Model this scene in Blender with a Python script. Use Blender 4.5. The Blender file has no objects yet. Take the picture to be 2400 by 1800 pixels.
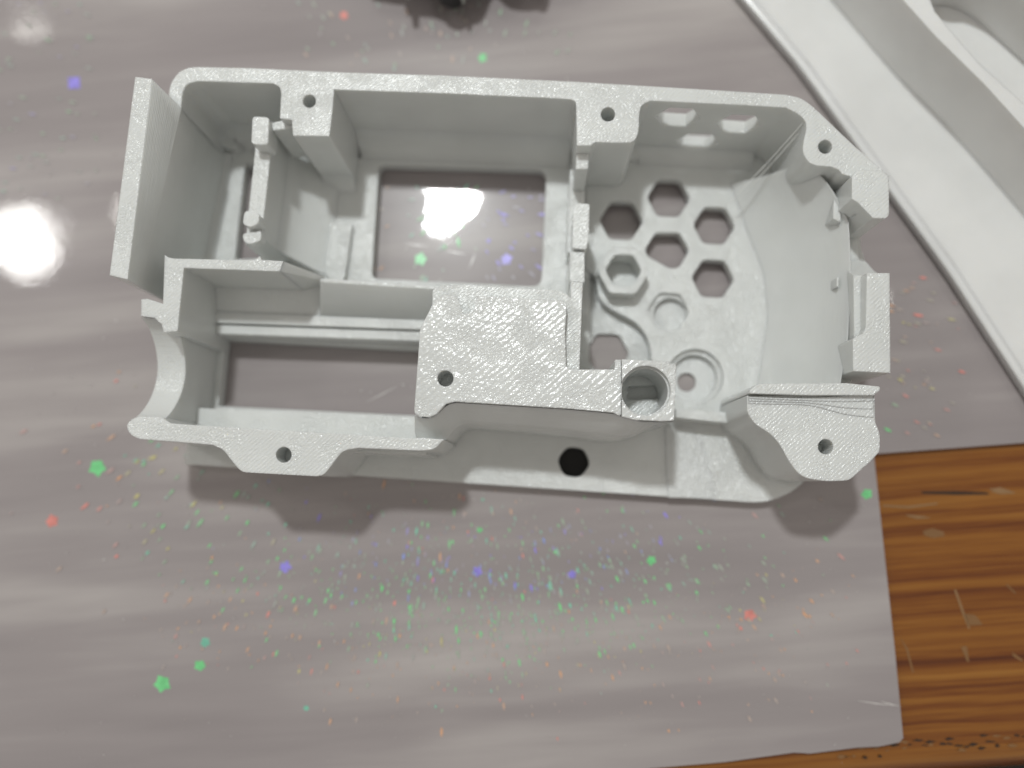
import bpy, bmesh, math, random
from mathutils import Vector, Matrix
from mathutils.geometry import delaunay_2d_cdt

random.seed(7)
SC = bpy.context.scene
COL = SC.collection
MM = 0.01                                   # 1 mm = 0.01 units (1 unit = 10 cm)

# ------------------------------------------------------------------ camera
F = 1850.0                                  # focal length in photo pixels (photo is 2400 wide)
CX, CY = 1200.0, 900.0
NU, NV = 1250.0, 1130.0                     # where straight down lands in the photo
HC = 130.0                                  # camera height over the sheet, mm
_dn = Vector(((NU - CX) / F, -(NV - CY) / F, -1.0)).normalized()
ZW = -_dn
XW = (Vector((1, 0, 0)) - ZW * ZW.x).normalized()
YW = ZW.cross(XW)
ROT = Matrix((XW, YW, ZW))                  # camera axes -> world axes

cam_d = bpy.data.cameras.new("camera")
cam = bpy.data.objects.new("camera", cam_d)
COL.objects.link(cam)
cam.matrix_world = Matrix.Translation((0, 0, HC * MM)) @ ROT.to_4x4()
cam_d.sensor_width = 36.0
cam_d.lens = 36.0 * F / 2400.0
cam_d.clip_start = 0.01
cam_d.clip_end = 100.0
cam_d.dof.use_dof = True
cam_d.dof.focus_distance = 1.095
cam_d.dof.aperture_fstop = 0.70
SC.camera = cam

# ------------------------------------------------------------------ light
world = bpy.data.worlds.new("World")
SC.world = world
world.use_nodes = True
bg = world.node_tree.nodes["Background"]
bg.inputs["Color"].default_value = (1.0, 0.945, 0.875, 1)
bg.inputs["Strength"].default_value = 0.40


def point_lamp(name, loc, power, radius, color):
    d = bpy.data.lights.new(name, 'POINT')
    d.energy = power
    d.shadow_soft_size = radius
    d.color = color
    o = bpy.data.objects.new(name, d)
    COL.objects.link(o)
    o.location = loc
    return o


def lamp_over(u, v, height):
    """where a lamp hangs whose mirror image in the sheet shows at photo pixel (u, v)"""
    x, y = ground(u, v)
    k = (HC + height) / HC
    return Vector((x * k * MM, y * k * MM, height * MM))


def ground(u, v, z=0.0):
    d = Vector(((u - CX) / F, -(v - CY) / F, -1.0))
    w = ROT @ d
    t = (z - HC) / w.z
    return w.x * t, w.y * t


point_lamp("ceiling_bulb", lamp_over(1060, 470, 540), 625, 0.175, (0.96, 1.0, 0.995))
point_lamp("wall_bulb", lamp_over(74, 556, 420), 70, 0.25, (1.0, 0.98, 0.95))
point_lamp("hall_bulb", lamp_over(42, 62, 700), 9, 0.20, (1.0, 0.97, 0.92))
point_lamp("desk_bulb", lamp_over(268, 505, 500), 4, 0.07, (1.0, 0.97, 0.92))
point_lamp("small_bulb", lamp_over(2104, 692, 620), 9, 0.10, (1.0, 0.99, 0.93))

vs = SC.view_settings
vs.view_transform = 'Standard'
vs.look = 'None'
vs.exposure = 0.0
vs.gamma = 1.0
SC.cycles.use_denoising = True
SC.cycles.max_bounces = 8
SC.cycles.diffuse_bounces = 5


# ------------------------------------------------------------------ materials
class NT:
    def __init__(self, name):
        self.m = bpy.data.materials.new(name)
        self.m.use_nodes = True
        self.t = self.m.node_tree
        self.b = self.t.nodes["Principled BSDF"]

    def n(self, kind, **kw):
        x = self.t.nodes.new(kind)
        for k, v in kw.items():
            if k in x.inputs.keys():
                x.inputs[k].default_value = v
            else:
                setattr(x, k, v)
        return x

    def l(self, a, b):
        self.t.links.new(a, b)

    def math(self, op, a, b=None, c=None):
        x = self.t.nodes.new("ShaderNodeMath")
        x.operation = op
        for i, v in enumerate((a, b, c)):
            if v is None:
                continue
            if isinstance(v, (int, float)):
                x.inputs[i].default_value = v
            else:
                self.l(v, x.inputs[i])
        return x.outputs[0]

    def ramp(self, fac, stops):
        x = self.t.nodes.new("ShaderNodeValToRGB")
        e = x.color_ramp.elements
        while len(e) < len(stops):
            e.new(0.5)
        for el, (p, c) in zip(e, stops):
            el.position = p
            el.color = (c[0], c[1], c[2], 1) if not isinstance(c, (int, float)) else (c, c, c, 1)
        self.l(fac, x.inputs[0])
        return x.outputs[0]

    def noise(self, vec, scale, detail=3.0, rough=0.5, dist=0.0):
        x = self.n("ShaderNodeTexNoise")
        x.inputs["Scale"].default_value = scale
        x.inputs["Detail"].default_value = detail
        x.inputs["Roughness"].default_value = rough
        x.inputs["Distortion"].default_value = dist
        self.l(vec, x.inputs["Vector"])
        return x.outputs[0]

    def mapping(self, vec, scale=(1, 1, 1), rot=(0, 0, 0)):
        x = self.n("ShaderNodeMapping")
        x.inputs["Scale"].default_value = scale
        x.inputs["Rotation"].default_value = rot
        self.l(vec, x.inputs["Vector"])
        return x.outputs[0]


def pla_material(name, color, raster=0.0046, layer=0.0022, k_top=1.0, k_side=1.0, bevel=0.0028, angle=1.0):
    """printed plastic: raster lines on level faces, layer lines on upright ones"""
    s = NT(name)
    tc = s.n("ShaderNodeTexCoord").outputs["Object"]
    geo = s.n("ShaderNodeNewGeometry")
    sx = s.n("ShaderNodeSeparateXYZ")
    s.l(tc, sx.inputs[0])
    x, y, z = sx.outputs
    sn = s.n("ShaderNodeSeparateXYZ")
    s.l(geo.outputs["True Normal"], sn.inputs[0])
    mr = s.n("ShaderNodeMapRange", interpolation_type='SMOOTHSTEP')
    s.l(s.math('ABSOLUTE', sn.outputs[2]), mr.inputs[0])
    mr.inputs[1].default_value = 0.80
    mr.inputs[2].default_value = 0.97
    wob = s.noise(tc, 55, 2)
    diag = s.math('SUBTRACT', x, y)
    along = s.math('ADD', x, y)
    ph = s.math('ADD', s.math('MULTIPLY', diag, 2 * math.pi / (raster * 1.414)), s.math('MULTIPLY', wob, 1.1))
    w1 = s.math('SINE', ph)
    # beads along each raster line, different in every line
    bc = s.n("ShaderNodeCombineXYZ")
    s.l(s.math('MULTIPLY', diag, 300 * 0.0046 / raster), bc.inputs[0])
    s.l(s.math('MULTIPLY', along, 120 * 0.0046 / raster), bc.inputs[1])
    s.l(s.math('MULTIPLY', z, 150), bc.inputs[2])
    bead = s.noise(bc.outputs[0], 1.0, 2, 0.6)
    vo = s.n("ShaderNodeTexVoronoi", feature='SMOOTH_F1')
    vo.inputs["Scale"].default_value = 1.0
    vo.inputs["Smoothness"].default_value = 0.35
    nc = s.n("ShaderNodeCombineXYZ")
    s.l(s.math('MULTIPLY', diag, 330), nc.inputs[0])
    s.l(s.math('MULTIPLY', along, 190), nc.inputs[1])
    s.l(s.math('MULTIPLY', z, 200), nc.inputs[2])
    s.l(nc.outputs[0], vo.inputs["Vector"])
    patch = s.n("ShaderNodeMapRange", interpolation_type='SMOOTHSTEP')
    s.l(s.noise(tc, 28, 2), patch.inputs[0])
    patch.inputs[1].default_value = 0.42
    patch.inputs[2].default_value = 0.62
    nib = s.math('MULTIPLY', s.math('MULTIPLY', vo.outputs["Distance"], -1.5), patch.outputs[0])
    top_h = s.math('ADD', nib, s.math('ADD', s.math('MULTIPLY', w1, 0.17), s.math('MULTIPLY', bead, 1.4)))
    zz = s.math('ADD', s.math('MULTIPLY', z, 2 * math.pi / layer), s.math('MULTIPLY', s.noise(tc, 20, 2), 3.0))
    w2 = s.math('SINE', zz)
    jit = s.noise(s.mapping(tc, (30, 30, 420)), 1.0, 1)
    side_h = s.math('ADD', s.math('MULTIPLY', w2, 0.18), s.math('MULTIPLY', jit, 0.55))
    mix = s.n("ShaderNodeMix")
    s.l(mr.outputs[0], mix.inputs[0])
    s.l(s.math('MULTIPLY', side_h, k_side), mix.inputs[2])
    s.l(s.math('MULTIPLY', top_h, k_top), mix.inputs[3])
    bv = s.n("ShaderNodeBevel", samples=4)
    bv.inputs["Radius"].default_value = bevel
    bm = s.n("ShaderNodeBump")
    bm.inputs["Strength"].default_value = 0.8
    bm.inputs["Distance"].default_value = 0.0009
    s.l(mix.outputs[0], bm.inputs["Height"])
    s.l(bv.outputs[0], bm.inputs["Normal"])
    s.l(bm.outputs[0], s.b.inputs["Normal"])
    blot = s.noise(tc, 9, 3)
    c2 = tuple(c * 0.93 for c in color)
    s.l(s.ramp(blot, [(0.35, c2), (0.65, color)]), s.b.inputs["Base Color"])
    s.b.inputs["Roughness"].default_value = 0.17
    s.b.inputs["Subsurface Weight"].default_value = 0.40
    s.b.inputs["Subsurface Radius"].default_value = (1.0, 0.95, 0.85)
    s.b.inputs["Subsurface Scale"].default_value = 0.014
    return s.m


def sheet_material():
    s = NT("printed_laminate")
    tc = s.n("ShaderNodeTexCoord").outputs["Object"]
    g1 = s.noise(s.mapping(tc, (0.55, 4.2, 1), (0, 0, math.radians(3))), 1.9, 2, 0.45, 0.5)
    g2 = s.noise(s.mapping(tc, (1.6, 16, 1), (0, 0, math.radians(3))), 2.2, 3, 0.5, 0.3)
    blot = s.noise(tc, 2.3, 2)
    f = s.math('ADD', s.math('ADD', s.math('MULTIPLY', g1, 0.62), s.math('MULTIPLY', g2, 0.2)), s.math('MULTIPLY', blot, 0.22))
    col = s.ramp(f, [(0.31, (0.285, 0.254, 0.255)), (0.50, (0.345, 0.309, 0.308)), (0.69, (0.485, 0.447, 0.432))])
    s.l(col, s.b.inputs["Base Color"])
    s.b.inputs["Roughness"].default_value = 0.26
    s.b.inputs["Specular IOR Level"].default_value = 0.16
    s.b.inputs["Coat Weight"].default_value = 1.0
    s.b.inputs["Coat Roughness"].default_value = 0.03
    s.b.inputs["Coat IOR"].default_value = 1.45
    wav = s.noise(tc, 3.2, 2, 0.4)
    fine = s.noise(tc, 95, 2, 0.5)
    h = s.math('ADD', s.math('MULTIPLY', wav, 0.45), s.math('MULTIPLY', fine, 0.004))
    bm = s.n("ShaderNodeBump")
    bm.inputs["Strength"].default_value = 0.5
    bm.inputs["Distance"].default_value = 0.022
    s.l(h, bm.inputs["Height"])
    s.l(bm.outputs[0], s.b.inputs["Coat Normal"])
    return s.m


def wood_material():
    s = NT("varnished_pine")
    tc = s.n("ShaderNodeTexCoord").outputs["Object"]
    warp = s.noise(s.mapping(tc, (0.9, 2.0, 1)), 1.6, 3, 0.5)
    sx = s.n("ShaderNodeSeparateXYZ")
    s.l(tc, sx.inputs[0])
    yy = s.math('ADD', sx.outputs[1], s.math('MULTIPLY', warp, 0.05))
    cv = s.n("ShaderNodeCombineXYZ")
    s.l(s.math('MULTIPLY', sx.outputs[0], 0.18), cv.inputs[0])
    s.l(s.math('MULTIPLY', yy, 38.0), cv.inputs[1])
    rings = s.noise(cv.outputs[0], 1.25, 3, 0.55)
    fine = s.noise(s.mapping(tc, (5, 150, 1)), 1.0, 3, 0.6)
    pore = s.noise(s.mapping(tc, (14, 420, 1)), 1.0, 2, 0.6)
    f = s.math('ADD', s.math('MULTIPLY', rings, 0.70), s.math('ADD', s.math('MULTIPLY', fine, 0.20), s.math('MULTIPLY', pore, 0.13)))
    col = s.ramp(f, [(0.34, (0.085, 0.018, 0.003)), (0.45, (0.175, 0.050, 0.006)), (0.55, (0.265, 0.097, 0.013)), (0.72, (0.35, 0.148, 0.025))])
    s.l(col, s.b.inputs["Base Color"])
    s.b.inputs["Roughness"].default_value = 0.34
    bm = s.n("ShaderNodeBump")
    bm.inputs["Strength"].default_value = 0.4
    bm.inputs["Distance"].default_value = 0.004
    s.l(s.math('ADD', fine, s.math('MULTIPLY', rings, 0.7)), bm.inputs["Height"])
    s.l(bm.outputs[0], s.b.inputs["Normal"])
    return s.m


def plain(name, color, rough=0.5, metal=0.0, noise_amt=0.12, scale=40):
    s = NT(name)
    tc = s.n("ShaderNodeTexCoord").outputs["Object"]
    c2 = tuple(c * (1 - noise_amt) for c in color)
    s.l(s.ramp(s.noise(tc, scale, 3), [(0.35, c2), (0.65, color)]), s.b.inputs["Base Color"])
    s.b.inputs["Roughness"].default_value = rough
    s.b.inputs["Metallic"].default_value = metal
    return s.m


def flake_material():
    s = NT("holographic_flake")
    a = s.n("ShaderNodeVertexColor", layer_name="tint")
    s.l(a.outputs[0], s.b.inputs["Base Color"])
    s.b.inputs["Roughness"].default_value = 0.35
    return s.m


M_PLA = pla_material("white_printed_plastic", (0.745, 0.76, 0.745))
M_PLATE = pla_material("white_printed_plastic_coarse", (0.72, 0.732, 0.718), raster=0.0078, k_top=1.0)
M_SHELL = pla_material("white_printed_plastic_smooth", (0.82, 0.822, 0.81), k_top=0.25, k_side=0.5)
M_SHEET = sheet_material()
M_WOOD = wood_material()
M_FLAKE = flake_material()


# ------------------------------------------------------------------ building helpers
def prop(o, label=None, cat=None, group=None, kind=None):
    for k, v in (("label", label), ("category", cat), ("group", group), ("kind", kind)):
        if v:
            o[k] = v
    return o


def empty(name, loc, rz):
    o = bpy.data.objects.new(name, None)
    COL.objects.link(o)
    o.location = loc
    o.rotation_euler = (0, 0, rz)
    o.empty_display_size = 0.05
    return o


class Frame:
    """a thing's own axes: photo pixels at a height become its local coordinates"""
    def __init__(self, u, v, z, deg):
        x, y = ground(u, v, z)
        self.loc = Vector((x * MM, y * MM, z * MM))
        self.rz = math.radians(deg)
        self.inv = (Matrix.Translation(self.loc) @ Matrix.Rotation(self.rz, 4, 'Z')).inverted()

    def p(self, u, v, z):
        x, y = ground(u, v, z)
        return self.inv @ Vector((x * MM, y * MM, z * MM))

    def zl(self, z):
        return z * MM - self.loc.z


def link_mesh(name, verts, faces, mat, parent=None, frame=None, smooth=False):
    me = bpy.data.meshes.new(name)
    bm = bmesh.new()
    vs_ = [bm.verts.new(v) for v in verts]
    for f in faces:
        if len(set(f)) >= 3:
            try:
                bm.faces.new([vs_[i] for i in f])
            except ValueError:
                pass
    bmesh.ops.recalc_face_normals(bm, faces=bm.faces)
    bm.to_mesh(me)
    bm.free()
    if smooth:
        for p_ in me.polygons:
            p_.use_smooth = True
        me.set_sharp_from_angle(angle=math.radians(38))
    me.materials.append(mat)
    o = bpy.data.objects.new(name, me)
    COL.objects.link(o)
    if parent:
        o.parent = parent
    elif frame:
        o.location = frame.loc
        o.rotation_euler = (0, 0, frame.rz)
    return o


def rounded(pts, seg=5):
    """polygon of (u, v) or (u, v, radius) with the given corners rounded"""
    out, n = [], len(pts)
    for i, p in enumerate(pts):
        if len(p) < 3:
            out.append((p[0], p[1]))
            continue
        a, b, r = Vector(pts[i - 1][:2]), Vector(pts[(i + 1) % n][:2]), p[2]
        c = Vector(p[:2])
        da, db = (a - c), (b - c)
        t = min(r, da.length * 0.49, db.length * 0.49)
        s, e = c + da.normalized() * t, c + db.normalized() * t
        for k in range(seg + 1):
            q = k / seg
            w = s * (1 - q) ** 2 + c * 2 * q * (1 - q) + e * q * q
            out.append((w.x, w.y))
    return out


def curve(pts, n=6, closed=False):
    """smooth line through points"""
    P = [Vector(p) for p in pts]
    out, m = [], len(P)
    rng = m if closed else m - 1
    for i in range(rng):
        p1, p2 = P[i], P[(i + 1) % m]
        p0 = P[i - 1] if (i > 0 or closed) else p1 * 2 - p2
        p3 = P[(i + 2) % m] if (i + 2 < m or closed) else p2 * 2 - p1
        for k in range(n):
            t = k / n
            out.append(tuple(0.5 * ((2 * p1) + (p2 - p0) * t + (2 * p0 - 5 * p1 + 4 * p2 - p3) * t * t + (3 * p1 - p0 - 3 * p2 + p3) * t ** 3)))
    if not closed:
        out.append(tuple(P[-1]))
    return out


def ring(u, v, r, n=28, ry=None, a0=0.0):
    ry = ry or r
    return [(u + r * math.cos(a0 + 2 * math.pi * k / n), v + ry * math.sin(a0 + 2 * math.pi * k / n)) for k in range(n)]


def hexagon(u, v, r, deg=0.0, corner=10):
    return rounded([(x, y, corner) for x, y in ring(u, v, r, 6, a0=math.radians(deg))], 3)


def cap(loops):
    """triangulate loops of 2-D points (first outer, others holes)"""
    co, ed = [], []
    for lp in loops:
        b = len(co)
        co += [Vector(p) for p in lp]
        ed += [(b + i, b + (i + 1) % len(lp)) for i in range(len(lp))]
    v, _e, f, *_ = delaunay_2d_cdt(co, ed, [], 1, 1e-6)

    def inside(x, y):
        c = False
        for lp in loops:
            for i in range(len(lp)):
                (ax, ay), (bx, by) = lp[i - 1], lp[i]
                if (ay > y) != (by > y) and x < (bx - ax) * (y - ay) / (by - ay) + ax:
                    c = not c
        return c

    keep = []
    for t in f:
        m = sum((v[i] for i in t), Vector((0, 0))) / len(t)
        if inside(m.x, m.y):
            keep.append(t)
    return v, keep


def solid(loops, lo, hi, place):
    """extrude 2-D loops between lo and hi; place(a, b, h) gives the 3-D point"""
    v, f = cap(loops)
    n = len(v)
    verts = [place(p.x, p.y, hi) for p in v] + [place(p.x, p.y, lo) for p in v]
    faces = [tuple(t) for t in f] + [tuple(i + n for i in reversed(t)) for t in f]
    cnt = {}
    for t in f:
        for i in range(len(t)):
            a, b = t[i], t[(i + 1) % len(t)]
            cnt.setdefault((min(a, b), max(a, b)), []).append((a, b))
    for k, es in cnt.items():
        if len(es) == 1:
            a, b = es[0]
            faces.append((b, a, a + n, b + n))
    return verts, faces


def prism(name, outer, zt, zb, fr, parent, mat=None, holes=(), smooth=True, frame_only=False):
    """outline traced at its own height zt (mm), carried straight down to zb"""
    loops = []
    for lp in (outer,) + tuple(holes):
        loops.append([tuple(fr.p(u, v, zt)[:2]) for u, v in lp])
    vv, ff = solid(loops, fr.zl(zb), fr.zl(zt), lambda a, b, h: (a, b, h))
    return link_mesh(name, vv, ff, mat or M_PLA, parent, None if parent else fr, smooth)


def loft(name, rows, fr, parent, mat=None, thick=None, close=None):
    """rows of (points, z) of equal count; a closed skin with its back pushed by thick mm downward"""
    g = []
    for pts, z in rows:
        if isinstance(z, (int, float)):
            g.append([fr.p(u, v, z) for u, v in pts])
        else:
            g.append([fr.p(u, v, zz) for (u, v), zz in zip(pts, z)])
    n, m = len(g), len(g[0])
    verts = [p for r in g for p in r]
    faces = [(i * m + j, i * m + j + 1, (i + 1) * m + j + 1, (i + 1) * m + j) for i in range(n - 1) for j in range(m - 1)]
    if thick:
        off = n * m
        verts += [p - Vector((0, 0, thick * MM)) for p in list(verts)]
        faces += [tuple(x + off for x in reversed(f)) for f in list(faces)]
        rim = [j for j in range(m)] + [i * m + m - 1 for i in range(1, n)] + [(n - 1) * m + j for j in range(m - 2, -1, -1)] + [i * m for i in range(n - 2, 0, -1)]
        for i in range(len(rim)):
            a, b = rim[i], rim[(i + 1) % len(rim)]
            faces.append((a, b, b + off, a + off))
    return link_mesh(name, verts, faces, mat or M_PLA, parent, None if parent else fr, True)


def resample(pts, n):
    L = [0.0]
    for a, b in zip(pts, pts[1:]):
        L.append(L[-1] + math.hypot(b[0] - a[0], b[1] - a[1]))
    out, k = [], 0
    for i in range(n):
        t = L[-1] * i / (n - 1)
        while k < len(pts) - 2 and L[k + 1] < t:
            k += 1
        s = 0 if L[k + 1] == L[k] else (t - L[k]) / (L[k + 1] - L[k])
        out.append(tuple(a + (b - a) * s for a, b in zip(pts[k], pts[k + 1])))
    return out


def tube(name, pts, r, mat, parent, sides=6):
    verts, faces = [], []
    n = len(pts)
    for i, p in enumerate(pts):
        d = (pts[min(i + 1, n - 1)] - pts[max(i - 1, 0)]).normalized()
        a = d.orthogonal().normalized()
        b = d.cross(a)
        for k in range(sides):
            t = 2 * math.pi * k / sides
            verts.append(p + (a * math.cos(t) + b * math.sin(t)) * r)
    for i in range(n - 1):
        for k in range(sides):
            faces.append((i * sides + k, i * sides + (k + 1) % sides, (i + 1) * sides + (k + 1) % sides, (i + 1) * sides + k))
    faces.append(tuple(range(sides)))
    faces.append(tuple((n - 1) * sides + k for k in reversed(range(sides))))
    return link_mesh(name, verts, faces, mat, parent, None, True)


# ------------------------------------------------------------------ table and floor
TF = Frame(1200, 1200, -1.2, 4.6)
z_w = -1.2
pts = [(2700, 1742), (2400, 1768), (1900, 1806), (1400, 1852), (200, 1960), (-900, 2060), (-2200, -1700), (4400, -1700), (4400, 1600)]
loc = [TF.p(u, v, z_w) for u, v in pts]
y_front = sum(TF.p(u, v, z_w).y for u, v in pts[1:4]) / 3
bm = bmesh.new()
y_front -= 0.03
x0, x1, yb = -4.5, 4.5, 5.0
cs = [(x0, y_front), (x1, y_front), (x1, yb), (x0, yb)]
tv = [bm.verts.new((x, y, 0)) for x, y in cs]
bv_ = [bm.verts.new((x, y, -0.28)) for x, y in cs]
bm.faces.new(tv)
bm.faces.new(list(reversed(bv_)))
for i in range(4):
    bm.faces.new((tv[i], bv_[i], bv_[(i + 1) % 4], tv[(i + 1) % 4]))
front = [e for e in bm.edges if set(e.verts) == {tv[0], tv[1]} or set(e.verts) == {bv_[0], bv_[1]}]
bmesh.ops.bevel(bm, geom=front, offset=0.055, segments=6, profile=0.5, affect='EDGES')
bmesh.ops.recalc_face_normals(bm, faces=bm.faces)
me = bpy.data.meshes.new("table_top")
bm.to_mesh(me)
bm.free()
for p_ in me.polygons:
    p_.use_smooth = True
me.set_sharp_from_angle(angle=math.radians(30))
me.materials.append(M_WOOD)
table = empty("pine_table", TF.loc, TF.rz)
prop(table, "varnished orange pine table with scuffed front edge under the glitter sheet", "table")
tt = bpy.data.objects.new("table_top", me)
COL.objects.link(tt)
tt.parent = table

M_SCUFF = plain("worn_varnish", (0.30, 0.17, 0.075), 0.45)
M_CHIP = plain("bare_wood", (0.25, 0.125, 0.045), 0.5)
M_DARKCHIP = plain("dirty_dent", (0.045, 0.02, 0.008), 0.6)


def scuff(pts, m=None, z=z_w + 0.05):
    prism("scratch", pts, z, z - 0.2, TF, table, m or M_SCUFF, smooth=False)


scuff([(2068, 1183), (2130, 1186), (2198, 1178), (2196, 1182), (2131, 1191), (2070, 1187)])
scuff([(2122, 1206), (2160, 1209), (2184, 1214), (2150, 1216), (2130, 1211)])
scuff([(2162, 1245), (2185, 1238), (2212, 1246), (2214, 1256), (2190, 1261), (2168, 1256)], M_CHIP)
scuff([(2318, 1146), (2345, 1142), (2368, 1150), (2382, 1156), (2345, 1158), (2330, 1154)])
scuff([(2236, 1382), (2241, 1382), (2262, 1440), (2274, 1474), (2270, 1474), (2256, 1440)])
scuff([(2260, 1438), (2285, 1441), (2304, 1464), (2270, 1466)], M_CHIP)
scuff([(2110, 1494), (2128, 1520), (2142, 1576), (2138, 1576), (2124, 1524)], M_CHIP)
scuff([(2252, 1516), (2266, 1514), (2272, 1552), (2266, 1550)], M_CHIP)
scuff([(2372, 1528), (2396, 1545), (2398, 1552), (2374, 1538)], M_CHIP)
scuff([(2160, 1152), (2240, 1151), (2312, 1154), (2320, 1159), (2240, 1160), (2162, 1157)], M_DARKCHIP)
scuff([(2360, 1368), (2382, 1390), (2378, 1391), (2358, 1371)], M_CHIP)
rs = random.Random(5)
for k in range(34):                                   # bare nicks along the worn front edge
    u = 1960 + k * 13 + rs.uniform(-7, 7)
    v = 1744 - (u - 2117) * 0.083 + rs.uniform(-8, 26)
    w, h = rs.uniform(6, 18), rs.uniform(2, 6)
    scuff([(u, v), (u + w * .3, v - h * rs.random()), (u + w * .6, v - h), (u + w * 1.6, v - h * .3), (u + w * 1.1, v + h * .5), (u + w * .5, v + h * rs.random())], rs.choice([M_CHIP, M_CHIP, M_DARKCHIP, M_DARKCHIP]))

fl = bpy.data.meshes.new("floor")
fl.from_pydata([(-30, -30, -7.4), (30, -30, -7.4), (30, 30, -7.4), (-30, 30, -7.4)], [], [(0, 1, 2, 3)])
fl.materials.append(plain("dark_floor", (0.03, 0.024, 0.02), 0.7, scale=2))
flo = bpy.data.objects.new("floor", fl)
COL.objects.link(flo)
flo["kind"] = "structure"

# ------------------------------------------------------------------ glitter sheet
SF = Frame(1000, 1400, 0, 4.0)
sheet = empty("glitter_sheet", SF.loc, SF.rz)
prop(sheet, "glossy grey laminate sheet with rainbow glitter stars lying on the pine table", "sheet")
edge = [(2048, 1064), (2072, 1288), (2098, 1530), (2117, 1730), (2108, 1740), (2060, 1750), (2010, 1752), (1900, 1766), (1860, 1764), (1700, 1786), (1400, 1812), (600, 1888), (-700, 2010)]
outl = edge + [(-1500, -900), (3600, -900), (3600, 955), (2400, 1038)]
prism("laminate", outl, 0.0, -1.1, SF, sheet, M_SHEET, smooth=False)

HUES = {"green": (0.17, 0.86, 0.28), "teal": (0.20, 0.72, 0.50), "violet": (0.32, 0.25, 0.98), "blue": (0.25, 0.38, 0.95),
        "red": (0.95, 0.27, 0.22), "orange": (0.90, 0.43, 0.18), "yellow": (0.68, 0.62, 0.20)}


def hue_at(u, v, rnd):  # diffraction glints painted as fixed flake colours, banded by distance
    r = math.hypot((u - 1150) * 0.70, v - 950) + rnd.gauss(0, 45)
    if rnd.random() < 0.10:
        return rnd.choice(["orange", "red", "teal", "green"])
    if r < 300:
        return rnd.choice(["orange", "green", "green", "teal", "red"])
    if r < 395:
        return rnd.choice(["violet", "violet", "blue", "teal", "green"])
    if r < 455:
        return rnd.choice(["teal", "teal", "green", "blue"])
    if r < 585:
        return rnd.choice(["green", "green", "green", "teal"])
    if r < 640:
        return rnd.choice(["yellow", "orange", "green"])
    return rnd.choice(["red", "orange", "orange"])


flakes = []
rf = random.Random(21)


def flake(u, v, s, hue, ang, mixf):
    flakes.append((u, v, s, hue, ang, mixf))


def lamp_dir(u, v):
    return math.atan2(v - 470, u - 1060)


n = 0
while n < 1700:
    u, v = rf.gauss(1130, 380), rf.gauss(1405, 125)
    if not (330 < u < 2030 and 1120 < v < 1740):
        continue
    if v - 470 < 640 and rf.random() < 0.25:
        continue
    flake(u, v, rf.choice([1.5, 2, 2, 3, 3, 4, 4, 5, 5, 7]), hue_at(u, v, rf), lamp_dir(u, v), rf.random() ** 1.25)
    n += 1
for _ in range(90):                                   # left of the housing
    u, v = rf.gauss(330, 110), rf.gauss(1130, 130)
    if u > 20 and v > 860:
        flake(u, v, rf.choice([4, 5, 6, 7, 8]), rf.choice(["orange", "red"]) if u < 290 else rf.choice(["green", "yellow", "teal"]), lamp_dir(u, v), rf.random())
for _ in range(60):                                   # right of the housing
    u, v = rf.gauss(2140, 50), rf.gauss(850, 150)
    if 560 < v < 1050:
        flake(u, v, rf.choice([4, 5, 6, 7]), rf.choice(["red", "red", "orange", "yellow"]) if u > 2110 else rf.choice(["green", "orange", "yellow"]), lamp_dir(u, v), rf.random())
for _ in range(70):                                    # seen through the window opening
    u, v = rf.uniform(875, 1275), rf.uniform(430, 660)
    flake(u, v, rf.choice([4, 5, 6, 7]), "orange" if u < 940 else ("violet" if u > 1130 else rf.choice(["green", "teal"])), lamp_dir(u, v), rf.random())
for _ in range(120):                                   # faint ones at the top and far left
    if rf.random() < 0.5:
        u, v, h = rf.uniform(690, 1350), rf.uniform(5, 165), rf.choice(["green", "green", "teal", "orange"])
    else:
        u, v, h = rf.uniform(0, 230) ** 1.0, rf.uniform(0, 470), rf.choice(["green", "teal", "violet"])
    flake(u, v, rf.choice([4, 5, 6]), h, lamp_dir(u, v), rf.random() * 0.45)

HUES["dust"] = (0.72, 0.70, 0.68)
for _ in range(520):                                   # pale dust and pin-prick glints over the whole film
    u, v = rf.uniform(0, 2300), rf.uniform(0, 1790)
    if u > 2020 and v > 1030:
        continue
    flake(u, v, rf.choice([1, 1.5, 1.5, 2, 3]), "dust", rf.uniform(0, 3), rf.random() ** 2)
verts, faces, tints = [], [], []
for (u, v, s, hue, ang, mf) in flakes:
    b = len(verts)
    L, W = s * rf.uniform(0.8, 2.0), s * 0.42
    ca, sa = math.cos(ang), math.sin(ang)
    shape = [(-L, -W * .3), (-L * .4, -W), (0, -W), (L * .9, 0), (0, W), (-L * .4, W), (-L, W * .3)]
    tilt = rf.uniform(-0.05, 0.05)
    for a, c in shape:
        p = SF.p(u + a * ca - c * sa, v + a * sa + c * ca, 0.03)
        verts.append((p.x, p.y, 0.0003 + 0.0000006 * len(tints)))
    faces.append(tuple(range(b, b + 7)))
    base = (0.44, 0.41, 0.40)
    hc = HUES[hue]
    k = 0.06 + 0.74 * mf ** 1.35
    tints.append(tuple(base[i] * (1 - k) + hc[i] * k for i in range(3)))
me = bpy.data.meshes.new("glitter_flakes")
me.from_pydata(verts, [], faces)
at = me.color_attributes.new("tint", 'FLOAT_COLOR', 'CORNER')
for poly, t in zip(me.polygons, tints):
    for li in poly.loop_indices:
        at.data[li].color = (*t, 1)
me.materials.append(M_FLAKE)
fo = bpy.data.objects.new("glitter_flakes", me)
COL.objects.link(fo)
fo.parent = sheet
fo["kind"] = "stuff"

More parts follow.
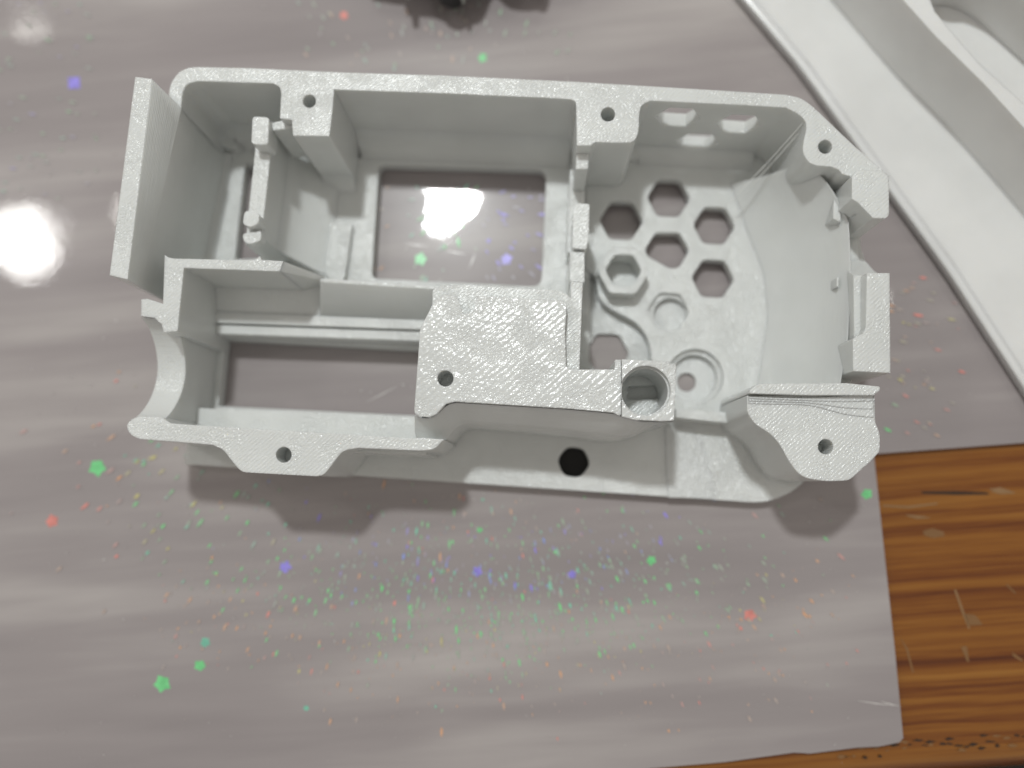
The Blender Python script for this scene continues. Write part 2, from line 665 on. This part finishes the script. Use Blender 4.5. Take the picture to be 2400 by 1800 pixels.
star_mats = {k: plain("star_" + k, tuple(a * 0.74 + 0.40 * 0.26 for a in c), 0.3, 0, 0.22, 90) for k, c in HUES.items()}
star_mats["violet"] = plain("star_violet_bright", (0.38, 0.32, 0.92), 0.3, 0, 0.25, 90)


def star(u, v, r, hue, rot=0.3, points=5, inner=0.72):
    pts = []
    for k in range(points * 2):
        q = r * (1 if k % 2 == 0 else inner) * random.uniform(0.85, 1.1)
        a = rot + math.pi * k / points
        pts.append((u + q * math.cos(a), v + q * math.sin(a)))
    prism("glitter_star", pts, 0.035, 0.002, SF, sheet, star_mats[hue], smooth=False)


for a in [(228, 1096, 23, "green", 0.2), (122, 1222, 17, "red", 0.7), (1757, 1443, 17, "red", 0.1), (985, 607, 17, "green", 1.2), (1187, 608, 15, "violet", 0.9),
          (668, 1329, 16, "violet", 0.1), (380, 1603, 21, "green", 0.5), (469, 1560, 15, "green", 1.4), (481, 1506, 14, "teal", 0.4), (1131, 135, 12, "green", 0.6),
          (2032, 1158, 15, "green", 0.5), (1118, 1340, 13, "violet", 0.3), (1341, 1346, 12, "violet", 0.9), (718, 1660, 8, "teal", 0.2), (1527, 1313, 13, "green", 0.4), (1124, 1242, 8, "green", 0.3), (806, 36, 12, "red", 0.4)]:
    star(*a)
prism("glitter_star", [(159, 182), (186, 180), (188, 207), (161, 208)], 0.035, 0.002, SF, sheet, star_mats["violet"], smooth=False)
M_SCR = plain("film_scratch", (0.72, 0.68, 0.66), 0.25)
for a, b in (((944, 570), (1010, 577)), ((1040, 586), (1094, 596)), ((1116, 588), (1098, 632)), ((855, 944), (935, 902)), ((2002, 1641), (2106, 1655)), ((2060, 1642), (2112, 1656))):
    dx, dy = b[0] - a[0], b[1] - a[1]
    L = math.hypot(dx, dy)
    nx, ny = -dy / L * 1.2, dx / L * 1.2
    prism("scratch", [a, (a[0] + dx * .5 + nx, a[1] + dy * .5 + ny + 1), b, (a[0] + dx * .5 - nx, a[1] + dy * .5 - ny + 1)], 0.03, 0.002, SF, sheet, M_SCR, smooth=False)

# ------------------------------------------------------------------ the printed housing
HF = Frame(1250, 1100, 0, -3.0)
hous = empty("device_housing", HF.loc, HF.rz)
prop(hous, "white printed plastic device housing with screw holes and hexagon vents", "plastic housing")


def part(name, outer, zt, zb=0.0, holes=(), mat=None, smooth=True):
    return prism(name, outer, zt, zb, HF, hous, mat, holes, smooth)


ZR = 20.0
ZF = 2.5
ZG = 3.0
# front floor strip and left floor (lowest level), with the slot, slit and window cut through
slit = [(574, 385), (640, 385), (640, 606), (550, 608)]
window = rounded([(888, 385, 16), (1281, 397, 24), (1269, 673, 26), (871, 653, 16)])
dark_hex = hexagon(1345, 1083, 40, 8, 14)
chan_hex = hexagon(1423, 828, 52, 2, 9)
floor_out = rounded([(432, 1088), (1800, 1180, 60), (1880, 1140, 40), (1960, 1010), (1952, 500), (1790, 352), (520, 300), (470, 420), (455, 900)], 6)
slot_low = [(528, 796), (1000, 822), (1000, 976), (512, 952)]
part("floor_plate", floor_out, ZF, 0.15, [slit, window, dark_hex, slot_low, [(1385, 420), (1720, 400), (1800, 520), (1800, 900), (1700, 955), (1640, 962), (1545, 960), (1380, 930)]])
part("channel_floor", [(1372, 560), (1395, 640), (1420, 690), (1500, 730), (1535, 790), (1535, 950), (1372, 945)], 0.75, 0.12, [hexagon(1423, 828, 52, 2, 9)])

part("hole_shade_disc", ring(1345, 1083, 45, 24), 0.45, 0.05, mat=plain("hole_shade_black", (0.012, 0.011, 0.010), 0.7))  # added black disc, stands in for the shade inside the front hole
# raised grille floor with its hexagon vents and sockets
g_out = [(1480, 310), (1890, 330), (1930, 520), (1930, 930), (1790, 985), (1690, 984), (1590, 976), (1520, 972), (1528, 872)] + \
    curve([(1528, 860), (1520, 800), (1492, 758), (1440, 728), (1406, 700), (1398, 650)], 5) + [(1372, 628), (1372, 330)]
hex4 = rounded([(1512, 583, 8), (1536, 545, 8), (1592, 545, 8), (1616, 586, 8), (1592, 628, 10), (1570, 630, 8), (1516, 600, 8)], 3)
csink = ring(1629, 884, 66, 30)
sock_hole = hexagon(1567, 730, 50, 4, 10)
part("grille_floor", g_out, ZG, 0.9, [hexagon(1456, 517, 52, 3), hexagon(1567, 464, 51, 3), hexagon(1674, 529, 50, 3), hex4, hexagon(1671, 653, 51, 3), csink, sock_hole, ring(1461, 634, 42, 24)])

# countersunk screw seat
def tub(name, u, v, r_out, r_in, zt, zb, n=30, ru=None, zo=None):
    return part(name, ring(u, v, r_out, n), zt, zb, [ring(u, v, r_in, n)])


tub("screw_seat", 1626, 886, 69, 55, ZG - 0.9, 0.5)
part("screw_seat_floor", ring(1620, 890, 60, 28), 0.7, 0.2, [ring(1609, 896, 22, 20)])
# hexagon nut pocket (raised collar) and round socket beside it
part("nut_pocket", hexagon(1461, 634, 62, 2, 10), 6.4, 0.9, [hexagon(1461, 634, 43, 2, 8)])
part("nut_pocket_floor", ring(1461, 634, 46, 20), 1.4, 0.4)
part("pin_socket", hexagon(1567, 730, 53, 4, 12), ZG - 0.8, 1.0, [ring(1571, 737, 39, 28)])
part("pin_socket_floor", ring(1572, 742, 44, 20), 0.8, 0.3)

# rear outer wall with both screw bosses and the chamfered corner
rear_main = curve([(400, 232), (396, 219), (403, 192), (420, 170), (440, 160), (462, 157)], 4) + \
    [(593, 160), (810, 170), (1040, 177), (1337, 191), (1538, 203), (1701, 213), (1841, 222)] + curve([(1841, 222), (1872, 229), (1896, 243), (1922, 266)], 3) + \
    [(2006, 346), (2084, 412), (2084, 440), (2030, 440), (1990, 412), (1974, 408), (1966, 398), (1950, 391)] + \
    curve([(1914, 388), (1895, 379), (1883, 357), (1884, 330), (1890, 305), (1889, 288), (1880, 275), (1864, 263), (1841, 252)], 4) + [(1700, 244)] + \
    curve([(1524, 236), (1506, 245), (1499, 262), (1496, 306), (1488, 326), (1470, 334), (1395, 333)], 4) + \
    [(1384, 341), (1352, 341), (1351, 252)] + curve([(1351, 248), (1348, 238), (1338, 233)], 4) + [(1300, 230), (1050, 219), (783, 210)] + \
    rounded([(779, 260), (772, 319, 4), (687, 318), (684, 281), (656, 277), (659, 222)], 3) + curve([(659, 219), (655, 204), (640, 195)], 4) + [(560, 193), (470, 190)] + \
    curve([(462, 190), (442, 196), (431, 208), (427, 222)], 4) + [(424, 256)]
rear_wall = part("rear_wall", rear_main, ZR, 0.6, [ring(725, 237, 15.5, 22), ring(1425, 268, 17, 22), ring(1934, 344, 16.5, 22)], smooth=False)
# vented stretch of the rear wall: hexagons cut across the upright wall
y_in = (HF.p(1538, 236, ZR).y + HF.p(1841, 253, ZR).y) / 2 + 0.0005
y_out = (HF.p(1538, 203, ZR).y + HF.p(1841, 222, ZR).y) / 2


def on_wall(u, v):
    """where the view through photo pixel (u, v) meets the inner face of the rear wall: local x, z"""
    lo, hi = 0.0, 40.0
    for _ in range(50):
        mid = (lo + hi) / 2
        if HF.p(u, v, mid).y > y_in:
            lo = mid
        else:
            hi = mid
    p = HF.p(u, v, lo)
    return p.x, p.z


for cu, cv_ in ((1588, 276), (1731, 290), (1634, 333)):
    hx, hz = on_wall(cu, cv_)
    hexa = [(hx + 0.0345 * math.cos(math.radians(60 * k)), hz + 0.0345 * math.sin(math.radians(60 * k))) for k in range(6)]
    vv, ff = solid([hexa], y_in - 0.03, y_out + 0.05, lambda a, b, h: (a, h, b))
    cut = link_mesh("vent_cutter", vv, ff, M_PLA, hous)
    md = rear_wall.modifiers.new("vent", 'BOOLEAN')
    md.object = cut
    md.operation = 'DIFFERENCE'
    md.solver = 'EXACT'
    bpy.context.view_layer.update()
    new = bpy.data.meshes.new_from_object(rear_wall.evaluated_get(bpy.context.evaluated_depsgraph_get()))
    rear_wall.modifiers.clear()
    rear_wall.data = new
    bpy.data.objects.remove(cut)
for p_ in rear_wall.data.polygons:
    p_.use_smooth = True
rear_wall.data.set_sharp_from_angle(angle=math.radians(38))
rear_wall.data.name = "rear_wall"

# left flap, upright plate standing out past the rear corner
def sweep(name, far, near, zbase, n=10, mat=None):
    """a profile of (u, v, z) points carried from its far end to its near end, closed down to zbase under its two ends"""
    rows = []
    for k in range(n):
        t = k / (n - 1)
        r = [HF.p(*a) * (1 - t) + HF.p(*b) * t for a, b in zip(far, near)]
        r.append(Vector((r[-1].x, r[-1].y, zbase * MM)))
        r.append(Vector((r[0].x, r[0].y, zbase * MM)))
        rows.append(r)
    m = len(rows[0])
    verts = [p for r in rows for p in r]
    faces = [(k * m + j, k * m + (j + 1) % m, (k + 1) * m + (j + 1) % m, (k + 1) * m + j) for k in range(n - 1) for j in range(m)]
    faces.append(tuple(range(m)))
    faces.append(tuple((n - 1) * m + j for j in reversed(range(m))))
    return link_mesh(name, verts, faces, mat or M_PLA, hous, None, True)


sweep("end_flap", [(317, 180, 24), (356, 185, 24), (425, 253, 20), (470, 302, 12), (500, 332, 7), (520, 352, 4.4), (530, 359, 3.1), (545, 364, 2.62)],
      [(257, 645, 24), (299, 655, 24), (330, 674, 20), (385, 705, 12), (415, 722, 7), (435, 732, 4.4), (452, 737, 3.1), (478, 739, 2.62)], 0.7)


def fillet(name, top, zt, bot_, zb, steps=6, n=10, mat=None):
    """hollow quarter-round running from a line high on a wall to a line out on the floor"""
    A = [HF.p(u, v, zt) for u, v in resample(top, n)]
    B = [HF.p(u, v, zb) for u, v in resample(bot_, n)]
    verts, faces = [], []
    for i in range(steps + 1):
        t = math.pi / 2 * i / steps
        q = i / steps
        kx, kz = 0.68 * q + 0.32 * (1 - math.cos(t)), 0.68 * (1 - q) + 0.32 * (1 - math.sin(t))       # starts upright, ends level
        for a, b in zip(A, B):
            verts.append(Vector((a.x + (b.x - a.x) * kx, a.y + (b.y - a.y) * kx, b.z + (a.z - b.z) * kz)))
    for i in range(steps):
        for j in range(n - 1):
            faces.append((i * n + j, i * n + j + 1, (i + 1) * n + j + 1, (i + 1) * n + j))
    base = len(verts)
    zlow = min(min(p.z for p in A), min(p.z for p in B)) - 0.004
    for a in A:
        verts.append(Vector((a.x, a.y, zlow)))
    for b in B:
        verts.append(Vector((b.x, b.y, zlow)))
    m = steps * n
    for j in range(n - 1):
        faces.append((j, base + j, base + j + 1, j + 1))
        faces.append((m + j, m + j + 1, base + n + j + 1, base + n + j))
        faces.append((base + j, base + n + j, base + n + j + 1, base + j + 1))
    for j in (0, n - 1):
        faces.append(tuple([i * n + j for i in range(steps + 1)] + [base + n + j, base + j]))
    return link_mesh(name, verts, faces, mat or M_PLA, hous, None, True)


def cove(name, pts, z0, rise, run, zf, n=5):
    """concave fillet at the foot of an upright wall whose top edge is traced at height z0"""
    P = [HF.p(u, v, z0) for u, v in pts]
    verts, faces = [], []
    for i, p in enumerate(P):
        d = P[min(i + 1, len(P) - 1)] - P[max(i - 1, 0)]
        nrm = Vector((d.y, -d.x, 0)).normalized()
        col = []
        for k in range(n + 1):
            t = math.pi / 2 * k / n
            q = p + nrm * (run * MM * (1 - math.cos(t)) - 0.0012)
            col.append(Vector((q.x, q.y, (zf + rise * (1 - math.sin(t))) * MM)))
        b = p - nrm * 0.004
        col.append(Vector((col[-1].x, col[-1].y, (zf - 1.2) * MM)))
        col.append(Vector((b.x, b.y, (zf - 1.2) * MM)))
        col.append(Vector((b.x, b.y, (zf + rise) * MM)))
        verts += col
    m = n + 4
    for i in range(len(P) - 1):
        for j in range(m):
            faces.append((i * m + j, i * m + (j + 1) % m, (i + 1) * m + (j + 1) % m, (i + 1) * m + j))
    faces.append(tuple(range(m)))
    faces.append(tuple((len(P) - 1) * m + j for j in reversed(range(m))))
    return link_mesh(name, verts, faces, M_PLA, hous, None, True)


cove("fillet", [(776, 213), (783, 211), (1050, 220), (1300, 231), (1351, 236)], ZR, 5.0, 3.2, ZF + 0.03)
cove("fillet", [(428, 240), (432, 210), (444, 197), (470, 191), (560, 194), (640, 196)], ZR, 4.0, 3.0, ZF + 0.03)
cove("fillet", [(1499, 262), (1507, 246), (1526, 237), (1600, 240), (1700, 245), (1841, 253)], ZR, 1.8, 2.6, ZG + 0.03)
cove("fillet", [(687, 319), (772, 320)], ZR, 3.0, 2.2, ZF + 0.03)

# clip wall between the left bay and the window bay, with its nubs
cw = [(600, 282), (636, 282), (636, 360), (612, 560), (576, 566), (598, 354)]
part("clip_wall", [(602, 285), (637, 285), (635, 354), (613, 552), (576, 574), (582, 500), (598, 354)], 16.5, 0.7)
part("clip_nub", rounded([(592, 273, 9), (631, 275, 9), (628, 340, 10), (589, 338, 10)], 4), 19.5, 15.5)
part("clip_nub", rounded([(573, 495, 9), (598, 492, 8), (608, 505, 8), (606, 524, 8), (588, 533, 8), (569, 526, 8)], 4), 18.8, 15.5)
part("clip_nub", rounded([(568, 548, 8), (612, 541, 5), (612, 562, 8), (592, 572, 8), (572, 569, 8)], 4), 17.6, 15.5)
part("clip_bracket", [(628, 290), (660, 283), (686, 283), (686, 300), (640, 306)], 18.0, 8)
sweep("cradle_ramp", [(634, 288, 16.3), (666, 334, 10), (676, 344, 8.6), (712, 362, 5.6), (760, 380, 3.5), (798, 392, 2.6)],
      [(612, 553, 16.3), (645, 581, 10), (655, 589, 8.6), (690, 608, 5.6), (736, 632, 3.5), (772, 648, 2.6)], 0.9)
part("support_pad", rounded([(776, 520, 6), (826, 524, 4), (808, 652, 8), (796, 662, 8), (775, 656, 8), (760, 640, 6)], 3), 3.7, 1.0)

# wall between left bay and slot bay, falling away toward the window
part("bay_wall", [(386, 597), (394, 603), (408, 606), (552, 609), (598, 609), (609, 600), (613, 609), (664, 612), (656, 636), (431, 628), (416, 776), (384, 779), (379, 760), (362, 745), (331, 741), (331, 702), (345, 700), (382, 712)], ZR, 0.5)
A = [(663, 612), (757, 648)]
B = [(656, 636), (752, 657)]
loft("bay_wall_slope", [(resample(A, 6), [20, 18.6, 17.1, 15.6, 14.2, 13.2]), (resample(B, 6), [20, 18.4, 16.8, 15.2, 13.8, 12.8])], HF, hous, thick=11)
# sloping side of the slot bay, from the ridge beside the window down to the rails
ridge = [(640, 650), (740, 660), (760, 663), (880, 668), (1010, 676), (1100, 681)]
rail_t = [(640, 737), (740, 740), (837, 745), (1010, 755), (1100, 760)]
loft("ridge", [(resample([(752, 652), (880, 661), (1010, 669), (1100, 674)], 8), 13.0), (resample([(750, 660), (880, 669), (1010, 677), (1100, 682)], 8), 13.0), (resample([(750, 742), (880, 747), (1010, 755), (1100, 760)], 8), 7.2)], HF, hous, thick=6.5)
loft("bay_floor", [(resample([(440, 662), (760, 672)], 6), 8.8), (resample([(470, 742), (760, 745)], 6), 7.2)], HF, hous, thick=6.0)
part("rail", [(476, 729), (1010, 751), (1010, 773), (474, 755)], 7.6, 1.2)
part("rail", [(470, 759.5), (1010, 777.5), (1010, 800), (530, 783), (474, 780)], 6.9, 1.2)
part("slot_side", [(428, 745), (475, 745), (478, 790), (462, 952), (400, 960)], 6.5, 0.9)
part("slot_ledge", [(458, 956), (1010, 978), (1010, 1040), (430, 1012), (425, 985)], 8.0, 1.0)
#part("slot_step", rounded([(402, 955), (452, 958), (455, 998), (396, 993)], 2), 9.5, 2)

# left wall with the round cable notch (profile runs along y)
pa = [HF.p(331, 741, ZR), HF.p(302, 984, ZR)]
xo = (pa[0].x + pa[1].x) / 2
xo0, xo1 = pa[0].x, pa[1].x
yA, yB = HF.p(331, 744, ZR).y, HF.p(302, 984, ZR).y
prof = []
N = 26
for k in range(N + 1):
    t = k / N
    dip = 6.6 * math.sin(math.pi * t) ** 0.62
    prof.append((yA + (yB - yA) * t, (ZR - 0.05 - dip) * MM))
prof += [(yB, 0.009), (yA, 0.009)]
vv, ff = solid([prof], 0.0, 0.043, lambda a, b, h: (xo + h, a, b))
link_mesh("notched_wall", vv, ff, M_PLA, hous, None, True)

# front wall with its screw tab
front_out = curve([(330, 976), (312, 982), (300, 992), (299, 1006), (309, 1020), (328, 1029)], 4) + [(420, 1036)] + \
    curve([(500, 1043), (524, 1056), (545, 1082), (566, 1104), (590, 1108)], 4) + [(735, 1116)] + \
    curve([(745, 1116), (760, 1110), (779, 1088), (804, 1058), (840, 1050)], 4) + [(985, 1056)] + \
    [(1012, 1054), (1025, 1046), (1040, 1030), (990, 1026), (970, 1028), (837, 1019), (452, 996), (400, 992), (378, 978)]
part("front_wall", front_out, ZR, 0.9, [ring(665, 1066, 18.5, 24)])
part("front_skirt", [(440, 1040), (820, 1060), (1000, 1066), (1000, 1040), (440, 1020)], 15, 0.7)

# cover plate, the tube socket, and the wall below them
plate = [(984, 776), (980, 838), (971, 960), (973, 970), (985, 976), (1006, 978), (1022, 971), (1046, 946), (1066, 941), (1340, 958), (1437, 967), (1453, 974)] + \
    [(1456, 970), (1456, 843), (1442, 843), (1440, 866), (1359, 866), (1334, 864)] + [(1327, 858), (1324, 779), (1328, 722), (1326, 708), (1318, 704), (1240, 700), (1120, 693), (1116, 703), (1111, 725), (1105, 733), (1085, 734), (1074, 704), (1070, 693), (1058, 688), (1034, 692), (1016, 710), (1000, 741), (990, 759)]
part("cover_plate", plate, 22.0, 6.0, [ring(1044, 887, 19, 26)], M_PLATE)
part("plate_rim", [(1014, 700), (1014, 682), (1022, 673), (1045, 669), (1095, 667), (1310, 680), (1330, 690), (1338, 700), (1338, 660), (1366, 662), (1358, 866), (1322, 866), (1318, 770), (1010, 762)], 20.2, 1.0)
tube_out = [(1456, 841), (1480, 838), (1546, 838), (1569, 848), (1585, 852), (1585, 988), (1560, 990), (1500, 986), (1456, 975)]
part("tube_socket", [(1457.5, 842), (1568, 847), (1570, 853), (1585, 854), (1584, 900), (1580, 985), (1552, 987), (1490, 984), (1457.5, 976)], 22.3, 6.5, [ring(1513, 916, 59, 36)], M_PLATE)
part("tube_sleeve", ring(1512, 917, 60.5, 36), 21.4, 9.0, [ring(1511, 918, 54, 36)])
part("tube_base", ring(1512, 917, 61, 30), 13.5, 7.5, [rounded([(1470, 905, 8), (1530, 903), (1552, 905, 12), (1552, 935, 12), (1470, 938, 6)], 3)])
part("tube_floor", ring(1512, 917, 60, 24), 12.2, 6.6)

# sloped front face under the plate
up_l = [(972, 972), (985, 979), (1006, 980), (1023, 973), (1047, 948), (1066, 943), (1340, 960), (1437, 969), (1500, 987), (1552, 989), (1582, 986)]
lo_l = [(972, 1012), (990, 1020), (1008, 1024), (1030, 1016), (1066, 988), (1084, 984), (1250, 996), (1400, 1012), (1450, 1022), (1490, 1016), (1540, 992)]
lo_2 = [(985, 1056), (1012, 1056), (1026, 1050), (1046, 1030), (1066, 1004), (1086, 992), (1250, 1004), (1400, 1022), (1450, 1027), (1495, 1018), (1540, 994)]
loft("front_fascia", [(resample(up_l, 40), 21.2), (resample(lo_l, 40), 17.0), (resample(lo_2, 40), 15.6)], HF, hous, thick=14.5)

# partition between window bay and grille bay
part("partition_wall", [(1336, 588), (1370, 590), (1370, 662), (1336, 660)], 15.0, 1.0)
part("partition_post", [(1352.5, 343), (1382, 343), (1378, 396), (1349, 396)], 17.2, 1.0)
part("partition_low", [(1336, 398), (1372, 398), (1368, 592), (1330, 592)], 8.5, 1.1)
part("latch_nub", rounded([(1349, 476, 5), (1382, 478, 5), (1380, 560), (1374, 584, 3), (1342, 582, 3), (1343, 500)], 3), 15.8, 7)

# right wall: latch blocks and notch between them
blk = [(1998, 412), (2009, 399), (2070, 402), (2082, 414), (2083, 503), (2077, 511), (2048, 511), (2013, 476), (1997, 467)]
part("latch_block", rounded([(1997, 412, 4), (2010, 398, 4), (2066, 400, 4), (2083, 414, 4), (2084, 503, 4), (2076, 512, 4), (2046, 511), (2012, 476), (1997, 466)], 2), 21.6, 5)
part("latch_block", [(2032, 640), (2085, 640), (2087, 874), (2000, 870), (1999, 795), (2003, 792), (2024, 780), (2030, 767)], 20.6, 0.9)
xr0, xr1 = HF.p(2000, 640, ZR).x, HF.p(2083, 640, ZR).x - 0.0012
ys = lambda v, z: HF.p(2040, v, z).y
prof = [(ys(438, 19), 0.19), (ys(505, 19), 0.19), (ys(530, 14), 0.135), (ys(552, 11), 0.105), (ys(585, 11), 0.108), (ys(610, 13), 0.125), (ys(632, 16), 0.155), (ys(645, 19), 0.185),
        (ys(860, 19), 0.188), (ys(874, 19), 0.188), (ys(876, 8), 0.075), (ys(905, 8), 0.075), (ys(905, 8), 0.0095), (ys(438, 19), 0.0095)]
xrw = HF.p(2004, 640, ZR).x
vv, ff = solid([prof], xrw + 0.004, xr1, lambda a, b, h: (h, a, b))
link_mesh("notched_wall", vv, ff, M_PLA, hous, None, True)
fillet("wall_fillet", [(1890, 372), (1950, 440), (1990, 520), (1996, 640), (1988, 800), (1966, 925)], 17.0, [(1712, 430), (1752, 545), (1790, 640), (1800, 740), (1785, 840), (1772, 930)], ZG + 0.1, 9, 24)
part("inner_wall", [(1966, 404), (2006, 430), (2012, 560), (2012, 640), (2004, 875), (1992, 900), (1968, 900), (1990, 780), (1992, 560), (1985, 470), (1958, 410)], 12.5, 1.0)
part("inner_rib", [(1955, 455), (1972, 470), (1970, 520), (1953, 512)], 16.5, 5)
part("inner_rib", [(1962, 650), (1966, 650), (1966, 672), (1961, 672)], 15.5, 5)

# corner tab with its screw hole, bar and terraced step
tab = [(1752, 952), (1752, 968), (1765, 990), (1806, 1018), (1829, 1042), (1848, 1080), (1874, 1111), (1901, 1124), (1940, 1127), (1990, 1125), (2039, 1082), (2061, 1058), (2062, 1014), (2052, 992), (2050, 972), (2050, 940), (1753, 930)]
tab = rounded([(1751, 927), (1751, 968, 12), (1770, 994, 10), (1808, 1018, 14), (1830, 1044, 20), (1850, 1084, 24), (1880, 1120, 30), (1940, 1128, 10), (1990, 1126, 12), (2040, 1082, 8), (2062, 1057, 8), (2062, 1014, 12), (2051, 990, 8), (2050, 927)], 4)
part("screw_tab", tab, 19.2, 1.0, [ring(1935, 1047, 18, 24)])
part("tab_bar", rounded([(1758, 914, 8), (1776, 899, 8), (1984, 898), (2062, 906, 5), (2063, 914, 4), (2048, 926), (1900, 926), (1757, 922)], 3), 20.4, 1.1)
for k, (z, a, b) in enumerate(((19.30, 931, 949), (19.40, 930, 943), (19.50, 929, 937.5))):
    e = 6 - 2 * k
    part("terrace", curve([(1754 + k, a), (1820, a + 3), (1900, a + 3), (1960, a), (2049 - k, a - 6)], 4) + curve([(2049 - k, b + 30 - 14 * k), (1980, b + 22 - 9 * k), (1900, b + 2), (1820, b - 1), (1754 + k, b - 3)], 4), z, 18.0)
part("boss_web", [(1584, 958), (1700, 966), (1770, 930), (1770, 990), (1690, 990), (1584, 978)], 7.0, 1.0)
loft("front_ramp", [(resample([(1560, 1000), (1562, 1090), (1566, 1166)], 8), [2.8, 2.78, 2.76, 2.74, 2.72, 2.70, 2.68, 2.66]), (resample([(1640, 1000), (1700, 1080), (1740, 1172)], 8), 2.40)], HF, hous, thick=0.6)

for u, v, z, r in ((725, 237, ZR, 15.5), (1425, 268, ZR, 17), (1934, 344, ZR, 16.5), (665, 1066, ZR, 18.5), (1044, 887, 22, 19), (1935, 1047, 19.2, 18)):
    c = HF.p(u, v, z)
    d = r * 1.3 / F * (HC - z) * MM
    vv, ff = solid([[(c.x + d * math.cos(k * math.pi / 8), c.y + d * math.sin(k * math.pi / 8)) for k in range(16)]], (z - 9) * MM, (z - 4.2) * MM, lambda a, b, h: (a, b, h))
    link_mesh("screw_hole", vv, ff, M_PLA, hous)

# stray strings of filament left by the print
M_STR = plain("filament_string", (0.85, 0.85, 0.83), 0.3)
for line in ([(432, 204, 19), (450, 222, 16), (466, 238, 14)], [(1880, 290, 19), (1800, 380, 12), (1705, 480, 7)], [(1886, 296, 18), (1830, 360, 13), (1730, 470, 7)]):
    tube("filament_string", [HF.p(*q) for q in line], 0.0006, M_STR, hous, 5)

# ------------------------------------------------------------------ second printed part behind, top right
PF = Frame(2200, 400, 0, -52)
shell = empty("cover_shell", PF.loc, PF.rz)
prop(shell, "long smooth white plastic cover lying diagonally at the top right of the housing", "plastic cover")
edge_l = [(1600, -170), (1736, 0), (1870, 160), (1985, 320), (2088, 462), (2212, 632), (2380, 890), (2520, 1110)]
e_out, e2, e3, e4, e5 = [[(u + d * 0.86, v - d * 0.5) for u, v in edge_l] for d in (0, 2, 7, 15, 27)]
panel = e5 + [(2900, 1110), (2900, -400), (1630, -400)]
prism("panel", panel, 2.4, 0.15, PF, shell, M_SHELL)
loft("rounded_edge", [(resample(e_out, 24), 0.9), (resample(e2, 24), 1.75), (resample(e3, 24), 2.3), (resample(e4, 24), 2.55), (resample(e5, 24), 2.45)], PF, shell, M_SHELL, thick=0.7)
wall_lo = [(1872, -200), (2030, 0), (2149, 140), (2284, 296), (2400, 425), (2600, 670)]
wall_hi = [(1945, -200), (2117, 0), (2194, 86), (2307, 197), (2400, 300), (2600, 530)]
prism("side_wall", wall_hi + [(2660, 460), (2430, 270), (2300, 155), (2234, 79), (2191, 27), (2172, -20), (2150, -200)], 15.0, 2.2, PF, shell, M_SHELL)
loft("wall_foot", [(resample([(u + 18, v - 22) for u, v in wall_lo], 12), 9.0), (resample([(u - 2, v + 2) for u, v in wall_lo], 12), 4.2), (resample([(u - 30, v + 20) for u, v in wall_lo], 12), 2.5)], PF, shell, M_SHELL, thick=2.5)
prism("pocket_floor", [(2100, -200), (2150, 20), (2245, 105), (2390, 240), (2660, 460), (2900, 300), (2900, -200)], 11.0, 4.0, PF, shell, M_SHELL)
prism("pocket_wall", curve([(2235, -80), (2262, -72), (2300, -70), (2360, -40), (2430, 20), (2520, 100)], 5) + [(2800, 90), (2800, -400), (2235, -400)], 20.0, 4.1, PF, shell, M_SHELL)
prism("dust_speck", ring(2277, 7, 4, 8), 11.3, 11.1, PF, shell, M_DARKCHIP)

# ------------------------------------------------------------------ blurred circuit board at the top edge
BF = Frame(1010, -60, 6, 4)
BF.inv = Matrix.Translation((0.0, 0.010, 0.0)) @ BF.inv
board = empty("circuit_board", BF.loc, BF.rz)
prop(board, "blurred dark circuit board with pale pins at the top edge of the view", "circuit board")
M_PCB = plain("green_board", (0.010, 0.028, 0.018), 0.5)
M_BLK = plain("black_chip", (0.012, 0.012, 0.013), 0.5)
M_PIN = plain("tin_pin", (0.42, 0.43, 0.40), 0.4, 0.3)
M_CON = plain("pale_connector", (0.40, 0.41, 0.38), 0.5)
prism("board", curve([(820, -420), (830, -120), (880, -78), (960, -70), (1000, -40), (1060, -24), (1110, -34), (1140, -90), (1180, -64), (1240, -60), (1278, -90), (1290, -420)], 5), 8.0, 6.6, BF, board, M_PCB)
prism("chip", rounded([(1016, -80), (1090, -80), (1088, -2, 14), (1058, 12, 14), (1026, -4, 14)], 4), 6.4, 3.4, BF, board, M_BLK)
for u, w, b in ((940, 22, -8), (1076, 14, 2)):
    prism("pin", rounded([(u, -70, 3), (u + w, -70, 3), (u + w * .9, b, 4), (u + w * .3, b + 3, 4)], 2), 7.2, 5.0, BF, board, M_PIN)
prism("connector", rounded([(915, -150, 5), (1000, -150, 5), (1000, -80, 5), (915, -86, 5)], 2), 11.0, 8.0, BF, board, M_CON)
for u in (880, 1230):
    prism("spacer", ring(u, -250, 26, 16), 6.6, 0.1, BF, board, M_CON)
